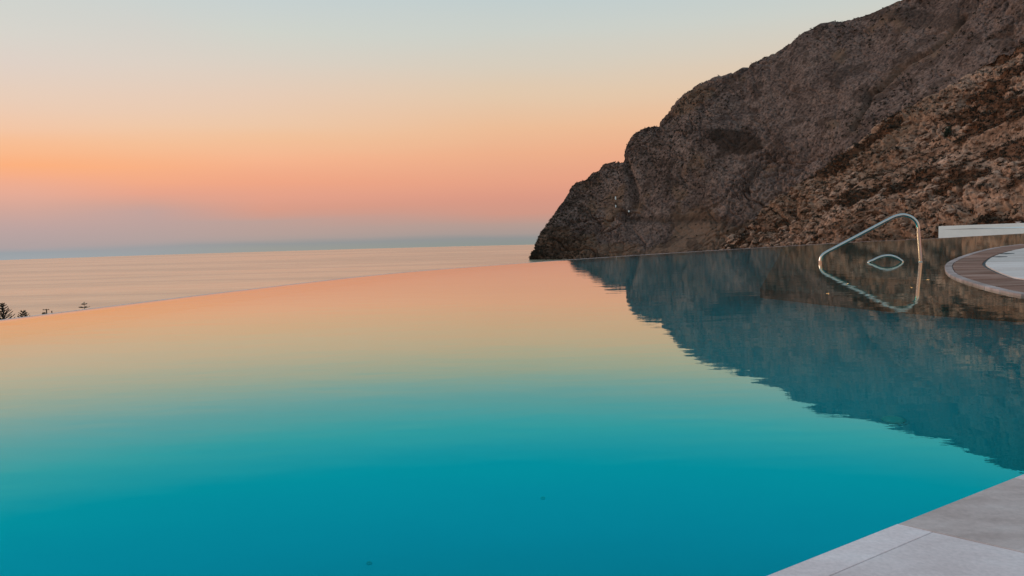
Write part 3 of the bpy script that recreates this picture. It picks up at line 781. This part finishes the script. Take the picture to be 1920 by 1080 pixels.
# ------------------------------------------------------------------ trees, pole and fence posts down by the shore
def pine(x, ytop, dist, spread, gap, lift, dens, lab, seed, curl=None, maxw=20, first=0.5):
    rs = random.Random(seed)
    top = at_dist(x, ytop, dist); a = math.atan2(top[0], top[1]); gz = ground_z(a, dist) - 0.4
    t = empty('norfolk_pine', (top[0], top[1], gz)); tag(t, lab, 'tree', 'trees below the pool edge')
    Ht = top[2] - gz
    bm = bmesh.new(); tube(bm, [(top[0], top[1], gz), (top[0] + 0.05, top[1], gz + Ht * 0.5), (top[0], top[1], top[2] - 0.05)], [0.24, 0.15, 0.03], 8); obj('trunk', bm, M_BARK, t)
    bm = bmesh.new(); d = first
    # leader tuft
    for _ in range(int(30 * dens)):
        p = Vector((top[0] + rs.gauss(0, 0.06), top[1] + rs.gauss(0, 0.06), top[2] - rs.random() * first * 1.1)); s = 0.14
        q = Vector((rs.gauss(0, 1), rs.gauss(0, 1), rs.gauss(0, 1))).normalized(); b = q.orthogonal().normalized()
        bm.faces.new([bm.verts.new(p + q * s), bm.verts.new(p + b * s * 0.4), bm.verts.new(p - q * s)])
    while d < Ht - 1.2:
        Lb = min(spread * (d + 0.25) ** 0.8, maxw) * rs.uniform(0.88, 1.1); nb2 = rs.choice((5, 6, 6, 7)); ph = rs.random() * 6
        for k in range(nb2):
            az = ph + 2 * math.pi * k / nb2 + rs.uniform(-0.2, 0.2); L = Lb * rs.uniform(0.8, 1.08)
            pth = []
            for s in np.linspace(0, 1, 6):
                pth.append(Vector((top[0] + math.cos(az) * L * s, top[1] + math.sin(az) * L * s, top[2] - d + L * (lift * s + (0.35 - lift * 0.3 if curl is None else curl) * s * s))))
            tube(bm, pth, [0.045, 0.04, 0.035, 0.03, 0.022, 0.012], 4)
            for _ in range(int(L * 26 * dens)):
                s = rs.random() ** 0.6; i = min(4, int(s * 5)); p = pth[i].lerp(pth[i + 1], s * 5 - i)
                ax = (pth[i + 1] - pth[i]).normalized(); sd2 = ax.cross(Vector((0, 0, 1))).normalized()
                q = (ax * 0.8 + sd2 * rs.choice((-1, 1)) * rs.uniform(0.4, 1) + Vector((0, 0, rs.uniform(0.05, 0.7)))).normalized()
                w = q.orthogonal().normalized() * 0.055; l = rs.uniform(0.18, 0.42)
                bm.faces.new([bm.verts.new(p - w), bm.verts.new(p + w), bm.verts.new(p + q * l + w * 0.4), bm.verts.new(p + q * l - w * 0.4)])
        d += gap * rs.uniform(0.85, 1.15)
    obj('crown', bm, M_NEEDLE, t)
pine(4, 568, 230, 0.62, 0.62, 0.35, 1.5, 'tallest dense dark conical pine rising over the pool edge', 5)
pine(43.5, 583, 230, 0.66, 0.60, 0.55, 0.9, 'small sparse pine with upswept fan branches between dense pine and utility pole', 8)
pine(157.5, 566, 230, 0.80, 0.80, 0.10, 1.35, 'flat-tiered pine with gaps between its whorls, apart from the others', 13, first=0.7, curl=0.06)
dist = 150
top = at_dist(87, 580, dist); gz = ground_z(math.atan2(top[0], top[1]), dist) - 0.3
t = empty('utility_pole', (top[0], top[1], gz)); tag(t, 'wooden utility pole with a crossarm above the pool edge', 'pole')
bm = bmesh.new(); tube(bm, [(top[0], top[1], gz), (top[0], top[1], top[2] + 0.05)], [0.12, 0.085], 8); obj('post', bm, M_WOOD, t)
bm = bmesh.new(); box(bm, (top[0], top[1] - 0.12, top[2] - 0.06), (1.05, 0.09, 0.10)); obj('crossarm', bm, M_WOOD, t)
for k in (-0.45, 0.0, 0.45):
    bm = bmesh.new(); tube(bm, [(top[0] + k, top[1] - 0.12, top[2] - 0.012), (top[0] + k, top[1] - 0.12, top[2] + 0.05), (top[0] + k, top[1] - 0.12, top[2] + 0.10)], [0.03, 0.045, 0.02], 8); obj('insulator', bm, M_DARK, t)
p2 = at_dist(97, 583.5, dist)
t = empty('signal_mast', (p2[0], p2[1], gz)); tag(t, 'short thick post with wires standing beside the utility pole', 'post')
bm = bmesh.new(); tube(bm, [(p2[0], p2[1], gz), (p2[0], p2[1], p2[2])], [0.11, 0.08], 8); obj('post', bm, M_WOOD, t)
bm = bmesh.new(); tube(bm, [(p2[0], p2[1], p2[2] - 0.02), (p2[0], p2[1], p2[2] + 0.06)], [0.1, 0.1], 8); obj('cap', bm, M_WOOD, t)
for k in (0.35, 0.5):
    bm = bmesh.new(); tube(bm, [(p2[0], p2[1], p2[2] - k), ((p2[0] + top[0]) / 2, p2[1], p2[2] - k - 0.05), (top[0] + 0.09, top[1], p2[2] - k)], 0.018, 5); obj('wire', bm, M_DARK, t)
c = at_dist(82, 588, 140); gz = ground_z(math.atan2(c[0], c[1]), 140) - 0.3
rs = random.Random(21)
t = empty('small_tree', (c[0], c[1], gz)); tag(t, 'rounded olive-green tree top at the foot of the utility pole', 'tree')
bm = bmesh.new(); tube(bm, [(c[0], c[1], gz), (c[0] + 0.1, c[1], gz + 2), (c[0], c[1], c[2])], [0.16, 0.11, 0.04], 7); obj('trunk', bm, M_BARK, t)
bm = bmesh.new(); leaf_cloud(bm, (c[0] + 0.1, c[1], c[2] - 0.25), (0.38, 0.4, 0.5), 260, 0.11, rs); leaf_cloud(bm, (c[0] - 0.35, c[1], c[2] - 0.55), (0.5, 0.5, 0.4), 260, 0.11, rs); leaf_cloud(bm, (c[0], c[1], c[2] - 1.3), (0.9, 0.9, 0.9), 500, 0.13, rs)
obj('crown', bm, M_OLIVE, t)
